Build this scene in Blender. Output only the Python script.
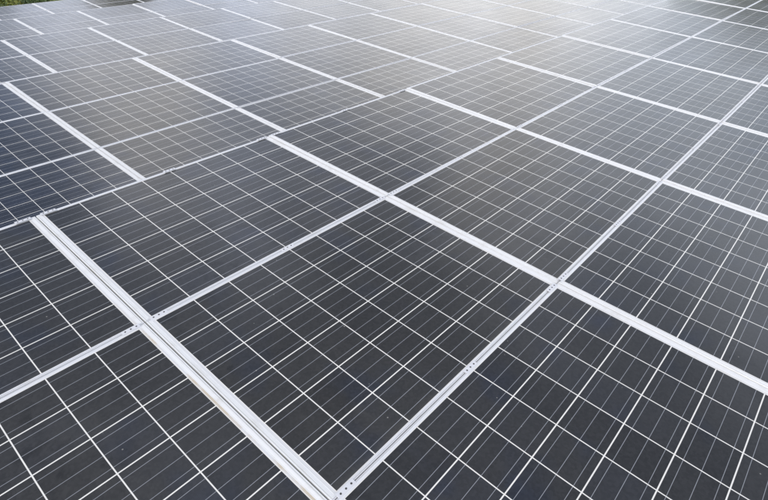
import bpy, bmesh, math, random
from mathutils import Vector, Matrix
R = math.radians
sc = bpy.context.scene
for o in list(bpy.data.objects): bpy.data.objects.remove(o)

# ------------------------------------------------------------------ camera, solved from the photograph
TH = R(9.0)                                   # tilt of every rack of panels
CAM = Vector((-0.5183, -1.7041, 1.1434))
right = Vector((0.66325, -0.74629, -0.05621)); down = Vector((-0.40949, -0.29901, -0.86192)); fwd = Vector((0.62643, 0.59468, -0.50392))
fwd.normalize(); right = (right - fwd * right.dot(fwd)).normalized(); upv = right.cross(fwd)
cd = bpy.data.cameras.new('camera'); cam = bpy.data.objects.new('camera', cd); sc.collection.objects.link(cam)
M = Matrix((right, upv, -fwd)).transposed().to_4x4(); M.translation = CAM
cam.matrix_world = M
cd.sensor_width = 36; cd.lens = 528.82 / 768 * 36; cd.clip_start = 0.05; cd.clip_end = 2000
sc.camera = cam

# ------------------------------------------------------------------ sky and sun
SUN_EL, SUN_AZ = R(46), R(242)                # azimuth clockwise from +Y
w = bpy.data.worlds.new('World'); sc.world = w; w.use_nodes = True
N = w.node_tree.nodes; L = w.node_tree.links; N.clear()
def nd(t, **k):
    n = N.new(t)
    for a, v in k.items(): setattr(n, a, v)
    return n
out = nd('ShaderNodeOutputWorld'); bg = nd('ShaderNodeBackground'); bg.inputs[1].default_value = 0.13
sky = nd('ShaderNodeTexSky', sky_type='NISHITA', sun_disc=False); sky.sun_elevation = SUN_EL; sky.sun_rotation = SUN_AZ
sky.dust_density = 2.0; sky.altitude = 100
tc = nd('ShaderNodeTexCoord')
def vmath(op, a, b=None):
    n = nd('ShaderNodeVectorMath', operation=op); L.new(a, n.inputs[0])
    if b is not None: n.inputs[1].default_value = b
    return n
def fm(op, a, b=None, c=None, clamp=False):
    n = nd('ShaderNodeMath', operation=op); n.use_clamp = clamp
    for i, x in enumerate((a, b, c)):
        if x is None: continue
        if isinstance(x, (int, float)): n.inputs[i].default_value = x
        else: L.new(x, n.inputs[i])
    return n.outputs[0]
nz = nd('ShaderNodeTexNoise'); nz.inputs['Scale'].default_value = 3.4; nz.inputs['Detail'].default_value = 7; nz.inputs['Roughness'].default_value = 0.56
mp = nd('ShaderNodeMapping'); mp.inputs['Scale'].default_value = (1, 1, 2.6); mp.inputs['Location'].default_value = (1.7, 0.4, 0.3)
L.new(tc.outputs['Generated'], mp.inputs[0]); L.new(mp.outputs[0], nz.inputs['Vector'])
def direction(az, el):
    return (math.sin(R(az)) * math.cos(R(el)), math.cos(R(az)) * math.cos(R(el)), math.sin(R(el)))
nrm = vmath('NORMALIZE', tc.outputs['Generated'])
def blob(az, el, width):                      # soft bank of cloud (or opening in it) round a direction
    n = vmath('DOT_PRODUCT', nrm.outputs[0], direction(az, el))
    k = nd('ShaderNodeMapRange', interpolation_type='SMOOTHSTEP'); L.new(n.outputs['Value'], k.inputs[0])
    k.inputs[1].default_value = math.cos(R(width)); k.inputs[2].default_value = 1.0
    return k.outputs[0]
sep = nd('ShaderNodeSeparateXYZ'); L.new(nrm.outputs[0], sep.inputs[0])
low = nd('ShaderNodeMapRange', interpolation_type='SMOOTHSTEP'); L.new(sep.outputs[2], low.inputs[0])   # the bank of cloud fills the lower sky
low.inputs[1].default_value = math.sin(R(43)); low.inputs[2].default_value = math.sin(R(20)); low.inputs[3].default_value = -0.17; low.inputs[4].default_value = 0.24
cover = fm('ADD', fm('MULTIPLY_ADD', nz.outputs['Fac'], 1.7, -0.27), low.outputs[0])
cover = fm('SUBTRACT', cover, fm('MULTIPLY', blob(7, 28, 16), 0.62))
cover = fm('ADD', cover, fm('MULTIPLY', blob(21, 27, 13), 0.35))
cover = fm('SUBTRACT', cover, fm('MULTIPLY', blob(102, 28, 16), -0.22))
cr = nd('ShaderNodeMapRange', interpolation_type='SMOOTHSTEP'); L.new(cover, cr.inputs[0])
cr.inputs[1].default_value = 0.42; cr.inputs[2].default_value = 0.88
ccol = nd('ShaderNodeMix', data_type='RGBA'); ccol.inputs[6].default_value = (13.7, 15.1, 18.6, 1); ccol.inputs[7].default_value = (19.4, 19.2, 19.1, 1)
nz2 = nd('ShaderNodeTexNoise'); nz2.inputs['Scale'].default_value = 5.5; nz2.inputs['Detail'].default_value = 4; L.new(mp.outputs[0], nz2.inputs['Vector'])
wr = nd('ShaderNodeMapRange', interpolation_type='SMOOTHSTEP'); L.new(nz2.outputs['Fac'], wr.inputs[0]); wr.inputs[1].default_value = .52; wr.inputs[2].default_value = .62
warm = nd('ShaderNodeMix', data_type='RGBA'); L.new(fm('ADD', wr.outputs[0], fm('MULTIPLY', blob(24, 30, 10), .9), clamp=True), warm.inputs[0]); L.new(ccol.outputs[2], warm.inputs[6]); warm.inputs[7].default_value = (14.6, 14.0, 13.2, 1)
L.new(fm('MULTIPLY', blob(66, 12, 36), 0.9), ccol.inputs[0])
mx = nd('ShaderNodeMix', data_type='RGBA'); L.new(fm('MULTIPLY', cr.outputs[0], 0.92), mx.inputs[0]); L.new(sky.outputs[0], mx.inputs[6]); cool = nd('ShaderNodeMix', data_type='RGBA'); L.new(fm('MULTIPLY', blob(91, 18, 24), 1.2, clamp=True), cool.inputs[0]); L.new(warm.outputs[2], cool.inputs[6]); cool.inputs[7].default_value = (11.6, 12.6, 14.2, 1)
L.new(cool.outputs[2], mx.inputs[7])
L.new(mx.outputs[2], bg.inputs[0]); L.new(bg.outputs[0], out.inputs[0])

sd = bpy.data.lights.new('sun', 'SUN'); sd.energy = 2.0; sd.angle = R(0.6); sd.color = (1, 0.96, 0.9)
so = bpy.data.objects.new('sun', sd); sc.collection.objects.link(so)
so.rotation_euler = Vector(direction(math.degrees(SUN_AZ), math.degrees(SUN_EL))).to_track_quat('Z', 'Y').to_euler()
sc.view_settings.view_transform = 'Standard'; sc.view_settings.look = 'None'; sc.view_settings.gamma = 1; sc.view_settings.exposure = 0.0
sc.view_settings.use_curve_mapping = False

# ------------------------------------------------------------------ helpers
C = sc.collection
def obj(name, me, mat=None, parent=None, loc=None):
    o = bpy.data.objects.new(name, me); C.objects.link(o)
    if mat and not me.materials: me.materials.append(mat)
    if parent: o.parent = parent
    if loc: o.location = loc
    return o
def tag(o, label=None, cat=None, group=None, kind=None):
    if label: o['label'] = label
    if cat: o['category'] = cat
    if group: o['group'] = group
    if kind: o['kind'] = kind
    return o
def mesh(name, verts, faces, smooth=False):
    me = bpy.data.meshes.new(name); me.from_pydata(verts, [], faces); me.update()
    bm = bmesh.new(); bm.from_mesh(me); bmesh.ops.recalc_face_normals(bm, faces=bm.faces); bm.to_mesh(me); bm.free()
    if smooth:
        for p in me.polygons: p.use_smooth = True
    return me
def box(vs, fs, x0, x1, y0, y1, z0, z1):
    b = len(vs); vs += [(x0,y0,z0),(x1,y0,z0),(x1,y1,z0),(x0,y1,z0),(x0,y0,z1),(x1,y0,z1),(x1,y1,z1),(x0,y1,z1)]
    fs += [tuple(b+i for i in f) for f in ((0,3,2,1),(4,5,6,7),(0,1,5,4),(1,2,6,5),(2,3,7,6),(3,0,4,7))]
class G:                                      # small node-graph writer for one material
    def __init__(s, name):
        s.m = bpy.data.materials.new(name); s.m.use_nodes = True; s.t = s.m.node_tree; s.n = s.t.nodes; s.l = s.t.links
        s.p = s.n['Principled BSDF']
    def put(s, inp, v):
        if hasattr(v, 'is_output') or isinstance(v, bpy.types.NodeSocket): s.l.new(v, inp)
        else: inp.default_value = v
    def node(s, t, ins=None, **k):
        n = s.n.new(t)
        for a, v in k.items(): setattr(n, a, v)
        for a, v in (ins or {}).items(): s.put(n.inputs[a], v)
        return n
    def f(s, op, a, b=None, c=None, clamp=False):
        n = s.n.new('ShaderNodeMath'); n.operation = op; n.use_clamp = clamp
        for i, x in enumerate((a, b, c)):
            if x is not None: s.put(n.inputs[i], x)
        return n.outputs[0]
    def mix(s, fac, a, b):
        n = s.node('ShaderNodeMix', data_type='RGBA'); s.put(n.inputs[0], fac); s.put(n.inputs[6], a); s.put(n.inputs[7], b); return n.outputs[2]
    def noise(s, vec, scale, detail=3, rough=0.5, dim='3D', w=None):
        n = s.node('ShaderNodeTexNoise', {'Scale': scale, 'Detail': detail, 'Roughness': rough}, noise_dimensions=dim); s.l.new(vec, n.inputs['Vector'])
        if w is not None: s.put(n.inputs['W'], w)
        return n.outputs['Fac']
    def ramp(s, v, a, b, lo=0.0, hi=1.0):
        n = s.node('ShaderNodeMapRange', {0: v, 1: a, 2: b, 3: lo, 4: hi}, interpolation_type='SMOOTHSTEP'); return n.outputs[0]

# ------------------------------------------------------------------ dimensions (metres)
CU, CV = 0.1577, 0.15705                      # cell pitch along and up the panel
PU, PV = 8*CU + 0.0622, 6*CV + 0.0282         # pitch of panels
HX, HY = PU/2 - 0.0026, PV/2 - 0.0017         # half size of one panel
FX, FY = 0.0205, 0.0128                       # width of the frame's lip on the short and long sides
DEPTH = 0.035
GROUND = -0.95

# ------------------------------------------------------------------ materials
def cell_material():
    g = G('photovoltaic cells under glass')
    co = g.node('ShaderNodeTexCoord').outputs['Object']
    oi = g.node('ShaderNodeObjectInfo')
    xyz = g.node('ShaderNodeSeparateXYZ', {0: co})
    x = g.f('DIVIDE', xyz.outputs[0], CU); y = g.f('DIVIDE', xyz.outputs[1], CV)
    x = g.f('ADD', x, 20.0); y = g.f('ADD', y, 21.0)
    fx, fy = g.f('FRACT', x), g.f('FRACT', y)
    def line(fr, at, half, soft=0.0022):      # 1 on a line of half-width `half` (in cells) at fraction `at`
        d = g.f('ABSOLUTE', g.f('SUBTRACT', fr, at))
        if at == 0: d = g.f('MINIMUM', d, g.f('SUBTRACT', 1.0, fr))
        return g.ramp(d, half - soft, half + soft, 1.0, 0.0)
    la = line(fx, 0, 0.0118); lb = line(fy, 0, 0.0128)
    grid = g.f('MAXIMUM', la, lb)
    bus = g.f('MAXIMUM', g.f('MAXIMUM', line(fy, .165, .0040), line(fy, .5, .0040)), line(fy, .835, .0040))
    ax = g.f('ABSOLUTE', xyz.outputs[0])
    margin = g.ramp(ax, 4*CU + 0.0005, 4*CU + 0.0015)
    # colour of each cell: near-black silicon with bluer cells and blue patches, part own tint, part painted sky reflection
    cid = g.node('ShaderNodeCombineXYZ', {0: g.f('FLOOR', x), 1: g.f('FLOOR', y), 2: g.f('MULTIPLY', oi.outputs['Random'], 91.0)})
    wn = g.node('ShaderNodeTexWhiteNoise', {0: cid.outputs[0]}, noise_dimensions='3D').outputs['Value']
    rnd = g.f('MULTIPLY', oi.outputs['Random'], 57.0)
    n1 = g.noise(co, 4.3, 2, .5, '4D', rnd); n2 = g.noise(co, 14.0, 3, .6, '4D', rnd); grain = g.node('ShaderNodeTexVoronoi', {'Scale': 120.0, 'Vector': co}).outputs['Color']
    gv = g.node('ShaderNodeSeparateColor', {0: grain}).outputs[0]
    tint = g.node('ShaderNodeSeparateColor', {0: oi.outputs['Color']})
    blue = g.f('ADD', g.f('MULTIPLY', g.ramp(n1, .52, .72), .55), g.f('MULTIPLY', g.ramp(wn, .72, 1.0), .2))
    blue = g.f('ADD', g.f('MULTIPLY', blue, g.ramp(n2, .2, .65, .35, 1.0)), tint.outputs[0], clamp=True)
    base = g.mix(blue, (.0335, .0328, .0308, 1), (.0225, .0275, .0415, 1))
    br = g.f('ADD', g.f('ADD', g.f('MULTIPLY', wn, .22), g.f('MULTIPLY', gv, .24)), .77)
    base = g.node('ShaderNodeMix', {0: 1.0, 6: base}, data_type='RGBA', blend_type='MULTIPLY')
    smudge = g.f('MULTIPLY', g.ramp(g.noise(co, 8.0, 5, .62, '4D', g.f('ADD', rnd, 3.3)), .52, .64), g.ramp(g.noise(co, 1.7, 2, .5, '4D', g.f('ADD', rnd, 8.1)), .50, .62))
    br = g.f('SUBTRACT', br, g.f('MULTIPLY', smudge, .32))   # dried water marks
    bc = g.node('ShaderNodeCombineColor', {0: br, 1: br, 2: br}); g.l.new(bc.outputs[0], base.inputs[7]); base = base.outputs[2]
    col = g.mix(bus, base, (.30, .31, .33, 1))
    col = g.mix(grid, col, (.70, .68, .63, 1))
    col = g.mix(margin, col, (.60, .60, .60, 1))
    # dust: thin veil, runs and specks
    st = g.node('ShaderNodeMapping', {0: co, 'Scale': (1, .35, 1)}).outputs[0]
    d1 = g.ramp(g.noise(st, 6.0, 6, .65, '4D', rnd), .45, .8)
    d2 = g.ramp(g.noise(co, 2.0, 3, .5, '4D', rnd), .35, .7)
    vs = g.node('ShaderNodeTexVoronoi', {'Scale': 26.0, 'Vector': co, 'Randomness': 1.0, 'W': rnd}, voronoi_dimensions='4D')
    speck = g.f('MULTIPLY', g.ramp(vs.outputs['Distance'], .045, .085, 1.0, 0.0), .55)
    fine = g.ramp(g.noise(co, 420.0, 1, .5), .60, .82)
    edge = g.ramp(g.f('SUBTRACT', 0.0, xyz.outputs[1]), HY - .045, HY - .010)   # dirt settles along the lower frame
    dust = g.f('ADD', g.f('MULTIPLY', g.f('MULTIPLY', d1, d2), .05), g.f('MULTIPLY', edge, g.f('MULTIPLY', g.noise(co, 18.0, 4, .6, '4D', rnd), .10)))
    dust = g.f('ADD', g.f('ADD', dust, g.f('MULTIPLY', fine, .018)), speck, clamp=True)
    dust = g.f('ADD', dust, tint.outputs[1], clamp=True)
    col = g.mix(dust, col, (.33, .315, .285, 1))
    stain = g.f('MULTIPLY', g.f('MULTIPLY', g.ramp(xyz.outputs[0], 4*CU - .002, 4*CU + .004), g.ramp(g.noise(co, 9.0, 4, .6, '4D', rnd), .42, .6)), tint.outputs[2])
    col = g.mix(stain, col, (.42, .30, .12, 1))
    g.put(g.p.inputs['Base Color'], col)
    g.put(g.p.inputs['Roughness'], g.f('ADD', g.f('MULTIPLY', dust, .45), g.ramp(g.noise(co, 2.5, 2, .5, '4D', rnd), .3, .7, .19, .23), clamp=True))
    g.p.inputs['IOR'].default_value = 1.46
    bp = g.node('ShaderNodeBump', {'Strength': .10, 'Distance': .0015, 'Height': g.noise(co, 2.2, 1, .4, '4D', rnd)})
    g.l.new(bp.outputs[0], g.p.inputs['Normal'])
    return g.m
def metal(name, col, rough, met=.55, dirt=.25):
    g = G(name); co = g.node('ShaderNodeTexCoord').outputs['Object']; oi = g.node('ShaderNodeObjectInfo')
    r = g.f('MULTIPLY', oi.outputs['Random'], 40.0)
    n = g.ramp(g.noise(co, 11.0, 5, .65, '4D', r), .5, .8)
    st = g.node('ShaderNodeMapping', {0: co, 'Scale': (6, 90, 6)}).outputs[0]
    n3 = g.noise(st, 4.0, 3, .6)
    c = g.mix(g.f('MULTIPLY', n, dirt), col, (.42, .38, .30, 1))
    c = g.mix(g.f('MULTIPLY', n3, .14), c, (.45, .46, .48, 1))
    g.put(g.p.inputs['Base Color'], c); g.p.inputs['Metallic'].default_value = met
    g.put(g.p.inputs['Roughness'], g.f('ADD', g.f('MULTIPLY', n3, .2), rough))
    return g.m
def plain(name, c1, c2, scale, rough, bump=0.0):
    g = G(name); co = g.node('ShaderNodeTexCoord').outputs['Object']
    g.put(g.p.inputs['Base Color'], g.mix(g.ramp(g.noise(co, scale, 5, .6), .3, .7), c1 + (1,), c2 + (1,))); g.p.inputs['Roughness'].default_value = rough
    if bump: g.l.new(g.node('ShaderNodeBump', {'Strength': bump, 'Height': g.noise(co, scale*4, 4, .6)}).outputs[0], g.p.inputs['Normal'])
    return g.m
M_CELL = cell_material()
M_FRAME = metal('anodised aluminium frame', (.70, .70, .70, 1), .38, .3, .34)
M_FRAME_LIT = metal('lit anodised end rail', (.76, .755, .735, 1), .38, .25, .40)  # short sides whiter than the long ones: brighter lighting painted into the colour
M_CLAMP = metal('aluminium clamp', (.66, .66, .67, 1), .45, .2, .12)
M_SCREW = plain('dark screw', (.03, .03, .03), (.06, .055, .05), 200, .6)
M_STEEL = metal('galvanised steel', (.45, .46, .47, 1), .45, .8)
M_LEAF = plain('leaves', (.035, .065, .018), (.085, .125, .035), .8, .7)
M_LEAF2 = plain('pale leaves', (.10, .135, .02), (.24, .24, .05), .8, .7)
M_BARK = plain('bark', (.06, .045, .03), (.14, .11, .08), 6, .9, .4)
M_GROUND = plain('grassy ground', (.06, .085, .025), (.13, .12, .06), .7, .95, .5)
M_GRASS = plain('grass blades', (.13, .17, .04), (.30, .30, .10), 2.0, .8)

# ------------------------------------------------------------------ one panel: frame + cell sheet
def frame_mesh():
    # (fraction of lip width inwards, height above glass)
    prof = [(0, -DEPTH), (0, .0022), (.04, .0030), (.22, .0032), (.25, .0008), (.29, .0008), (.33, .0032), (.45, .0032), (.86, .0008), (.90, .0014), (.97, .0012), (1.0, -.0005), (1.0, -.004)]
    vs, fs = [], []
    for fr, z in prof:
        X, Y = HX - fr*FX, HY - fr*FY
        vs += [(-X, -Y, z), (X, -Y, z), (X, Y, z), (-X, Y, z)]
    n = len(prof)
    for k in range(n - 1):
        for i in range(4):
            j = (i+1) % 4; fs.append((4*k+i, 4*k+j, 4*k+4+j, 4*k+4+i))
    b = len(vs)                                # lower flange turned inwards
    X, Y = HX - .024, HY - .024
    vs += [(-X, -Y, -DEPTH), (X, -Y, -DEPTH), (X, Y, -DEPTH), (-X, Y, -DEPTH)]
    for i in range(4):
        j = (i+1) % 4; fs.append((i, b+i, b+j, j))
    me = bpy.data.meshes.new('frame'); me.from_pydata(vs, [], fs); me.update(); return me
FRAME = frame_mesh()
vs, fs = [], []; box(vs, fs, -HX+.004, HX-.004, -HY+.004, HY-.004, -.005, 0.0); SHEET = mesh('cell_sheet', vs, fs)
vs, fs = [], []; box(vs, fs, -.055, .055, HY-.16, HY-.07, -.024, -.005); JBOX = mesh('junction_box', vs, fs)
M_JB = plain('black plastic', (.02, .02, .02), (.03, .03, .03), 20, .5)
FRAME.materials.append(M_FRAME); FRAME.materials.append(M_FRAME_LIT)
for p_ in FRAME.polygons:
    if abs(p_.center.x) > HX - FX - .001 and abs(p_.center.y) < .05: p_.material_index = 1
SHEET.materials.append(M_CELL); JBOX.materials.append(M_JB)
proto = None
def make_panel():
    t = bpy.data.objects.new('solar_panel', None); C.objects.link(t); t.empty_display_size = .1
    obj('frame', FRAME, None, t); obj('cell_sheet', SHEET, None, t); obj('junction_box', JBOX, None, t)
    return t
def dup(root):
    r = root.copy(); C.objects.link(r)
    for ch in root.children:
        c = ch.copy(); C.objects.link(c); c.parent = r
    return r
e_u = Vector((1, 0, 0)); e_s = Vector((0, math.cos(TH), math.sin(TH))); e_n = Vector((0, -math.sin(TH), math.cos(TH)))
BASE = Matrix((e_u, e_s, e_n)).transposed().to_4x4()
TABLES = [(0.0, 0.0, 0.0), (0.9399, 3.7084, 0.0), (3.3453, 7.602, 0.0), (3.349, 11.473, 0.0), (5.266, 16.26, 0.0)]
def at(n, u, v, h=0.0):                        # u in metres along the rack, v in metres down the slope
    return Vector(TABLES[n]) + e_u*u - e_s*v + e_n*h
def project(p):
    d = p - CAM; z = d.dot(fwd)
    if z < .05: return None
    return 384 + 528.82*d.dot(right)/z, 250 - 528.82*d.dot(upv)/z
def hidden(n, p):                              # is p hidden from the camera by a nearer rack
    for m in range(n):
        o = at(m, 0, 0); d = p - CAM; k = (o - CAM).dot(e_n)/d.dot(e_n)
        if 0 < k < 1:
            q = CAM + d*k - o
            if -PV < -q.dot(e_s) < 2*PV: return True
    return False
def view_state(n, i, j):
    tot = vis = near = 0; xs = []
    for a in range(9):
        for b in range(7):
            p = at(n, (i + (a+.5)/9)*PU, (j + (b+.5)/7)*PV); s = project(p)
            if s is None: continue
            if -70 < s[0] < 838 and -12 < s[1] < 560: near += 1
            if 0 <= s[0] < 768 and 0 <= s[1] < 500:
                near += 1
                if not hidden(n, p): vis += 1
    return vis, near
ORD = ['first', 'second', 'third', 'fourth', 'fifth', 'sixth', 'seventh', 'eighth', 'ninth', 'tenth', 'eleventh', 'twelfth', 'thirteenth', 'fourteenth', 'fifteenth', 'sixteenth', 'seventeenth', 'eighteenth']
ROWN = {-1: 'back row', 0: 'middle row', 1: 'front row'}
TABN = ['nearest rack', 'second rack', 'third rack', 'fourth rack', 'farthest rack']
SPECIAL = {(0, 0, 0): 'large dark solar panel in the centre foreground, second from left in the nearest middle row',
           (0, -1, 0): 'dark solar panel cut by the left edge, first in the nearest rack middle row',
           (0, 0, 1): 'near black solar panel at the bottom centre of the photo, in the nearest front row'}
BLUE = {(0,0,-1): .16, (0,1,-1): .12, (0,-1,-1): .1, (1,-1,-1): .75, (1,-1,0): .55, (1,-1,1): .65, (1,-2,-1): .6, (1,-2,0): .6, (1,-2,1): .65, (0,0,0): 0.0, (0,-1,0): .05, (0,0,1): .1,
        (0,2,0): .12, (0,4,0): .3, (0,5,0): .35, (0,5,1): .3, (0,6,0): .3, (2,0,-1): .3, (1,0,-1): .12, (1,0,0): 0, (1,0,1): 0, (2,0,0): 0, (2,-1,0): .35, (0,1,0): 0.0, (0,2,1): .15, (0,1,1): .15}
DUST = {(1,0,-1): .035, (1,0,0): .055, (1,0,1): .07, (2,-1,0): .05, (2,0,0): .05, (1,1,1): .03, (1,1,0): .02, (0,1,0): .012, (0,4,0): .03}
rng = random.Random(7)
extent = {}
for n in range(5):
    for j in (-1, 0, 1):
        cand = []
        for i in range(-16, 26):
            v, near = view_state(n, i, j)
            if near: cand.append((i, v))
        ordn = hid = hr = 0
        nvis = sum(1 for c_ in cand if c_[1] > 0)
        for i, v in cand:
            t = make_panel() if proto is None else dup(proto)
            if proto is None: proto = t
            tilt = Matrix.Rotation(R(rng.gauss(0, .26)), 4, 'X') @ Matrix.Rotation(R(rng.gauss(0, .2)), 4, 'Y')
            m = BASE @ tilt; m.translation = at(n, (i+.5)*PU, (j+.5)*PV, rng.uniform(-.0006, .0006))
            t.matrix_world = m
            bl = BLUE.get((n, i, j), max(0, rng.gauss(.10, .16)))
            for ch in t.children: ch.color = (min(bl, 1), DUST.get((n, i, j), abs(rng.gauss(.004, .008))), (.55 if (n, i, j) == (0, -1, 0) else .12), 1)
            extent.setdefault(n, []).append(i)
            look = 'blue-tinted' if BLUE.get((n, i, j), 0) > .25 else ('dark grey' if n < 2 else 'pale reflecting')
            if v > 0:
                ordn += 1
                lab = SPECIAL.get((n, i, j)) or '%s solar panel, %s from the left in the %s of the %s' % (look, ORD[ordn-1], ROWN[j], TABN[n])
            elif nvis == 0:
                lab = 'hidden solar panel, %s from the left in the %s of the %s' % (ORD[hid], ROWN[j], TABN[n]); hid += 1
            elif ordn == 0:
                nl = sum(1 for c_ in cand if c_[0] >= i and c_[0] < min(q_[0] for q_ in cand if q_[1] > 0))
                lab = 'solar panel %s past the left frame edge in the %s of the %s' % (ORD[nl-1], ROWN[j], TABN[n])
            else:
                hr += 1
                lab = 'solar panel %s past the right frame edge in the %s of the %s' % (ORD[hr-1], ROWN[j], TABN[n])
            tag(t, lab, 'solar panel', 'solar panels of the ' + TABN[n])

# ------------------------------------------------------------------ clamps over the seams of the nearest rack
def disc(vs, fs, x, y, z0, z1, r, n=14):
    b = len(vs)
    for z in (z0, z1):
        for k in range(n): vs.append((x + r*math.cos(2*math.pi*k/n), y + r*math.sin(2*math.pi*k/n), z))
    fs.append(tuple(b+n+k for k in range(n))); fs.append(tuple(b+n-1-k for k in range(n)))
    for k in range(n): fs.append((b+k, b+(k+1) % n, b+n+(k+1) % n, b+n+k))
def clamp_plate():
    bm = bmesh.new(); bmesh.ops.create_cube(bm, size=1)
    for v_ in bm.verts: v_.co = Vector((v_.co.x*.066, v_.co.y*.0185, v_.co.z*.0022 + .0011))
    bmesh.ops.bevel(bm, geom=bm.edges[:], offset=.0006, segments=2, affect='EDGES')
    me = bpy.data.meshes.new('plate'); bm.to_mesh(me); bm.free(); me.materials.append(M_CLAMP); return me
PLATE = clamp_plate()
vs, fs = [], []; disc(vs, fs, 0, 0, 0, .0012, .0030); SCREW = mesh('screw', vs, fs); SCREW.materials.append(M_SCREW)
def make_clamp():
    t = bpy.data.objects.new('panel_clamp', None); C.objects.link(t); t.empty_display_size = .03
    obj('plate', PLATE, None, t)
    for dx in (-.0205, 0, .0205): obj('screw', SCREW, None, t, (dx, 0, .0020))
    return t
cproto = None
CL = []
for j, sname in ((0, 'upper seam'), (1, 'lower seam'), (-1, 'top edge')):
    for i in range(-1, 2 if j == -1 else 4):
        for q, (u, where) in enumerate(((.0505+.003, 'left end'), (PU/2, 'middle'), (PU-.0505-.003, 'right end'))):
            p = at(0, i*PU + u, j*PV); s = project(p)
            if s and -5 < s[0] < 773 and -5 < s[1] < 505: CL.append((j, sname, i, u, where))
cols = {}
for (j, sname, i, u, where) in CL:
    cols.setdefault(j, []);
    if i not in cols[j]: cols[j].append(i)
    t = make_clamp() if cproto is None else dup(cproto)
    if cproto is None: cproto = t
    m = BASE.copy(); m.translation = at(0, i*PU + u, j*PV + (.0075 if j == -1 else 0), .0031); t.matrix_world = m
    tag(t, 'three-screw clamp at %s of %s panel from left on nearest rack %s' % (where, ORD[cols[j].index(i)], sname), 'clamp', 'clamps along the seams of the nearest rack')

# ------------------------------------------------------------------ racks under the panels
for n in range(5):
    i0, i1 = min(extent[n]), max(extent[n]) + 1
    t = bpy.data.objects.new('mounting_rack', None); C.objects.link(t); t.location = Vector(TABLES[n]) + Vector((0, 0, GROUND))
    tag(t, 'galvanised steel rack of rails and posts carrying the panels of the ' + TABN[n], 'rack', 'steel racks under the panels')
    for v in (-.72*PV, -.28*PV, .28*PV, .72*PV, 1.28*PV, 1.72*PV):
        vs, fs = [], []; box(vs, fs, i0*PU - .05, i1*PU + .05, -.02, .02, -.045, 0)
        o = obj('rail', mesh('rail', vs, fs), M_STEEL, t); m = BASE.copy(); m.translation = -e_s*v - e_n*(DEPTH + .001) - Vector((0, 0, GROUND)); o.matrix_local = m
    k = i0 + .5
    while k < i1:
        vs, fs = [], []; box(vs, fs, -.03, .03, -1.95*PV, .95*PV, -.06, 0)
        o = obj('rafter', mesh('rafter', vs, fs), M_STEEL, t); m = BASE.copy(); m.translation = e_u*(k*PU) - e_n*(DEPTH + .047) - Vector((0, 0, GROUND)); o.matrix_local = m
        for v in (-.55*PV, 1.5*PV):
            top = (e_u*(k*PU) - e_s*v - e_n*(DEPTH + .10)); vs, fs = [], []
            box(vs, fs, -.035, .035, -.035, .035, -.15, top.z - GROUND)
            obj('post', mesh('post', vs, fs), M_STEEL, t, (top.x, top.y, 0))
        k += 2

# ------------------------------------------------------------------ ground, shrubs, trees beyond the array
bm = bmesh.new(); bmesh.ops.create_grid(bm, x_segments=60, y_segments=60, size=600)
for v_ in bm.verts:
    d = math.hypot(v_.co.x, v_.co.y)
    if d > 60: v_.co.z += 1.2*math.sin(v_.co.x*.02)*math.cos(v_.co.y*.017)
    v_.co.z += GROUND
me = bpy.data.meshes.new('ground'); bm.to_mesh(me); bm.free()
tag(obj('ground', me, M_GROUND), kind='structure')

def leaf_cloud(seed, n, rx, rz, zc, size, clumps):
    r = random.Random(seed); vs, fs = [], []
    cs = []
    for _ in range(clumps):
        th = r.uniform(0, 2*math.pi); ph = r.uniform(-.6, 1); rr = r.uniform(.35, .9)
        cs.append((math.cos(th)*rx*rr*math.sqrt(1-ph*ph*.7), math.sin(th)*rx*rr*math.sqrt(1-ph*ph*.7), zc + ph*rz*rr, r.uniform(.22, .42)*rx))
    for _ in range(n):
        c = r.choice(cs); d = Vector((r.gauss(0, 1), r.gauss(0, 1), r.gauss(0, .8))).normalized()*c[3]*r.uniform(.6, 1.05)
        p = Vector(c[:3]) + d
        a = Vector((r.gauss(0, 1), r.gauss(0, 1), r.gauss(0, 1))).normalized(); b_ = a.cross(Vector((r.gauss(0, 1), r.gauss(0, 1), r.gauss(0, 1)))).normalized()
        s = size*r.uniform(.6, 1.3); b = len(vs)
        vs += [tuple(p - a*s), tuple(p + b_*s*.5), tuple(p + a*s), tuple(p - b_*s*.5)]; fs.append((b, b+1, b+2, b+3))
    return vs, fs, cs
def tube(vs, fs, p0, p1, r0, r1, n=7):
    d = (Vector(p1) - Vector(p0)).normalized(); a = d.orthogonal().normalized(); c = d.cross(a); b = len(vs)
    for p, rr in ((p0, r0), (p1, r1)):
        for k in range(n): vs.append(tuple(Vector(p) + (a*math.cos(2*math.pi*k/n) + c*math.sin(2*math.pi*k/n))*rr))
    for k in range(n): fs.append((b+k, b+(k+1) % n, b+n+(k+1) % n, b+n+k))
    fs.append(tuple(b+n+k for k in range(n)))
def make_tree(kind, seed, h, rx, mat, n, leaf):
    t = bpy.data.objects.new(kind, None); C.objects.link(t)
    v1, f1, cs = leaf_cloud(seed, n, rx, h*.36, h*.62, leaf, 22)
    me = bpy.data.meshes.new('crown'); me.from_pydata(v1, [], f1); me.update(); obj('crown', me, mat, t)
    v2, f2 = [], []; tube(v2, f2, (0, 0, -.2), (0, 0, h*.45), h*.028, h*.018)
    for c in cs[:12]: tube(v2, f2, (0, 0, h*(.3 + .15*(c[0] % 1))), c[:3], h*.012, h*.004, 5)
    obj('trunk', mesh('trunk', v2, f2), M_BARK, t)
    return t
protos = [make_tree('tree', 3, 9, 3.4, M_LEAF, 9000, .22), make_tree('tree', 11, 7.5, 3.0, M_LEAF, 8000, .21), make_tree('tree', 23, 8, 2.8, M_LEAF2, 7000, .2)]
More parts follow.
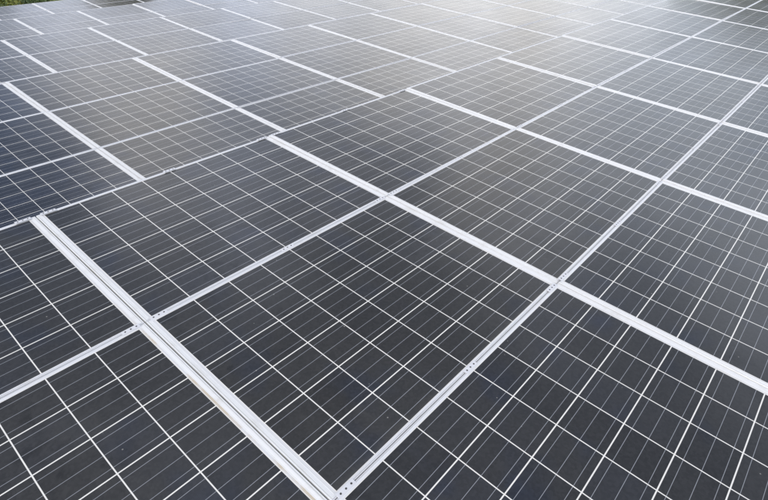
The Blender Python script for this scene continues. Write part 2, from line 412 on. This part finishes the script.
# azimuth (clockwise from the uphill direction), distance, scale, kind
trees = [(14.6, 33, (.34, .34, .60), 0, 'dark green tree beyond the farthest rack, leftmost mirrored in the panels'),
         (22.8, 32, (.42, .42, .80), 1, 'dark green tree mirrored in the farthest panels near the upper left corner'),
         (25.4, 31, (.42, .42, .68), 0, 'dark green tree right of the other two mirrored in the upper left panels'),
         (6, 46, (.8, .8, .8), 2, 'pale green tree beyond the upper left corner'),
         (78.0, 38, (.8, .8, .76), 2, 'green tree mirrored in the panels at the upper right corner'),
         (83.5, 37, (1, 1, .88), 2, 'broad green tree right of the one mirrored at the upper right'),
         (88.5, 38, (.95, .95, .82), 0, 'dense green tree off the right end of the racks'),
         (81, 50, (1.3, 1.3, .95), 0, 'dark green tree behind the two green trees off the upper right corner'),
         (94, 46, (1.1, 1.1, .85), 2, 'pale green tree farthest right of the right-hand clump')]
used = set()
for az, dist, s, k, lab in trees:
    t = protos[k] if k not in used else dup(protos[k]); used.add(k)
    t.location = (CAM.x + math.sin(R(az))*dist, CAM.y + math.cos(R(az))*dist, GROUND - .05); t.scale = s; t.rotation_euler.z = az*1.7
    tag(t, lab, 'tree', 'trees round the solar field')
shr = [make_tree('shrub', 41, 1.0, .75, M_LEAF, 2600, .045), make_tree('shrub', 43, .9, .8, M_LEAF2, 2600, .05)]
sp = [(9.6, 21.5, .55, 1, 'yellow green low shrub at the very left of the far edge'), (12.0, 22.6, .75, 0, 'dark low shrub in the upper left corner behind the last rack'),
      (14.3, 21.2, .72, 0, 'dark shrub second from left behind the last rack'), (15.8, 24.0, .85, 1, 'pale green shrub between dark shrubs behind the last rack'),
      (17.6, 22.0, .8, 0, 'dark shrub rightmost of those showing above the last rack')]
used = set()
for az, dist, s, k, lab in sp:
    t = shr[k] if k not in used else dup(shr[k]); used.add(k)
    t.location = (CAM.x + math.sin(R(az))*dist, CAM.y + math.cos(R(az))*dist, GROUND); t.scale = (s*1.1, s*1.1, s*1.5); t.rotation_euler.z = az*3.1
    tag(t, lab, 'shrub', 'low shrubs behind the last rack')
r = random.Random(5); vs, fs = [], []
for _ in range(14000):
    x, y = r.uniform(1, 16), r.uniform(17.3, 42); h = r.uniform(.1, .38)*(1 + .8*math.sin(x*1.3)*math.cos(y*.9)); a = r.uniform(0, 6.28); b = len(vs)
    dx, dy = math.cos(a)*.02, math.sin(a)*.02; lx, ly = r.gauss(0, .07), r.gauss(0, .07)
    vs += [(x-dx, y-dy, GROUND), (x+dx, y+dy, GROUND), (x+lx, y+ly, GROUND+abs(h))]; fs.append((b, b+1, b+2))
me = bpy.data.meshes.new('grass'); me.from_pydata(vs, [], fs); me.update()
tag(obj('grass', me, M_GRASS), 'long yellow green grass behind the farthest rack', 'grass', kind='stuff')
print('objects', len(sc.objects))
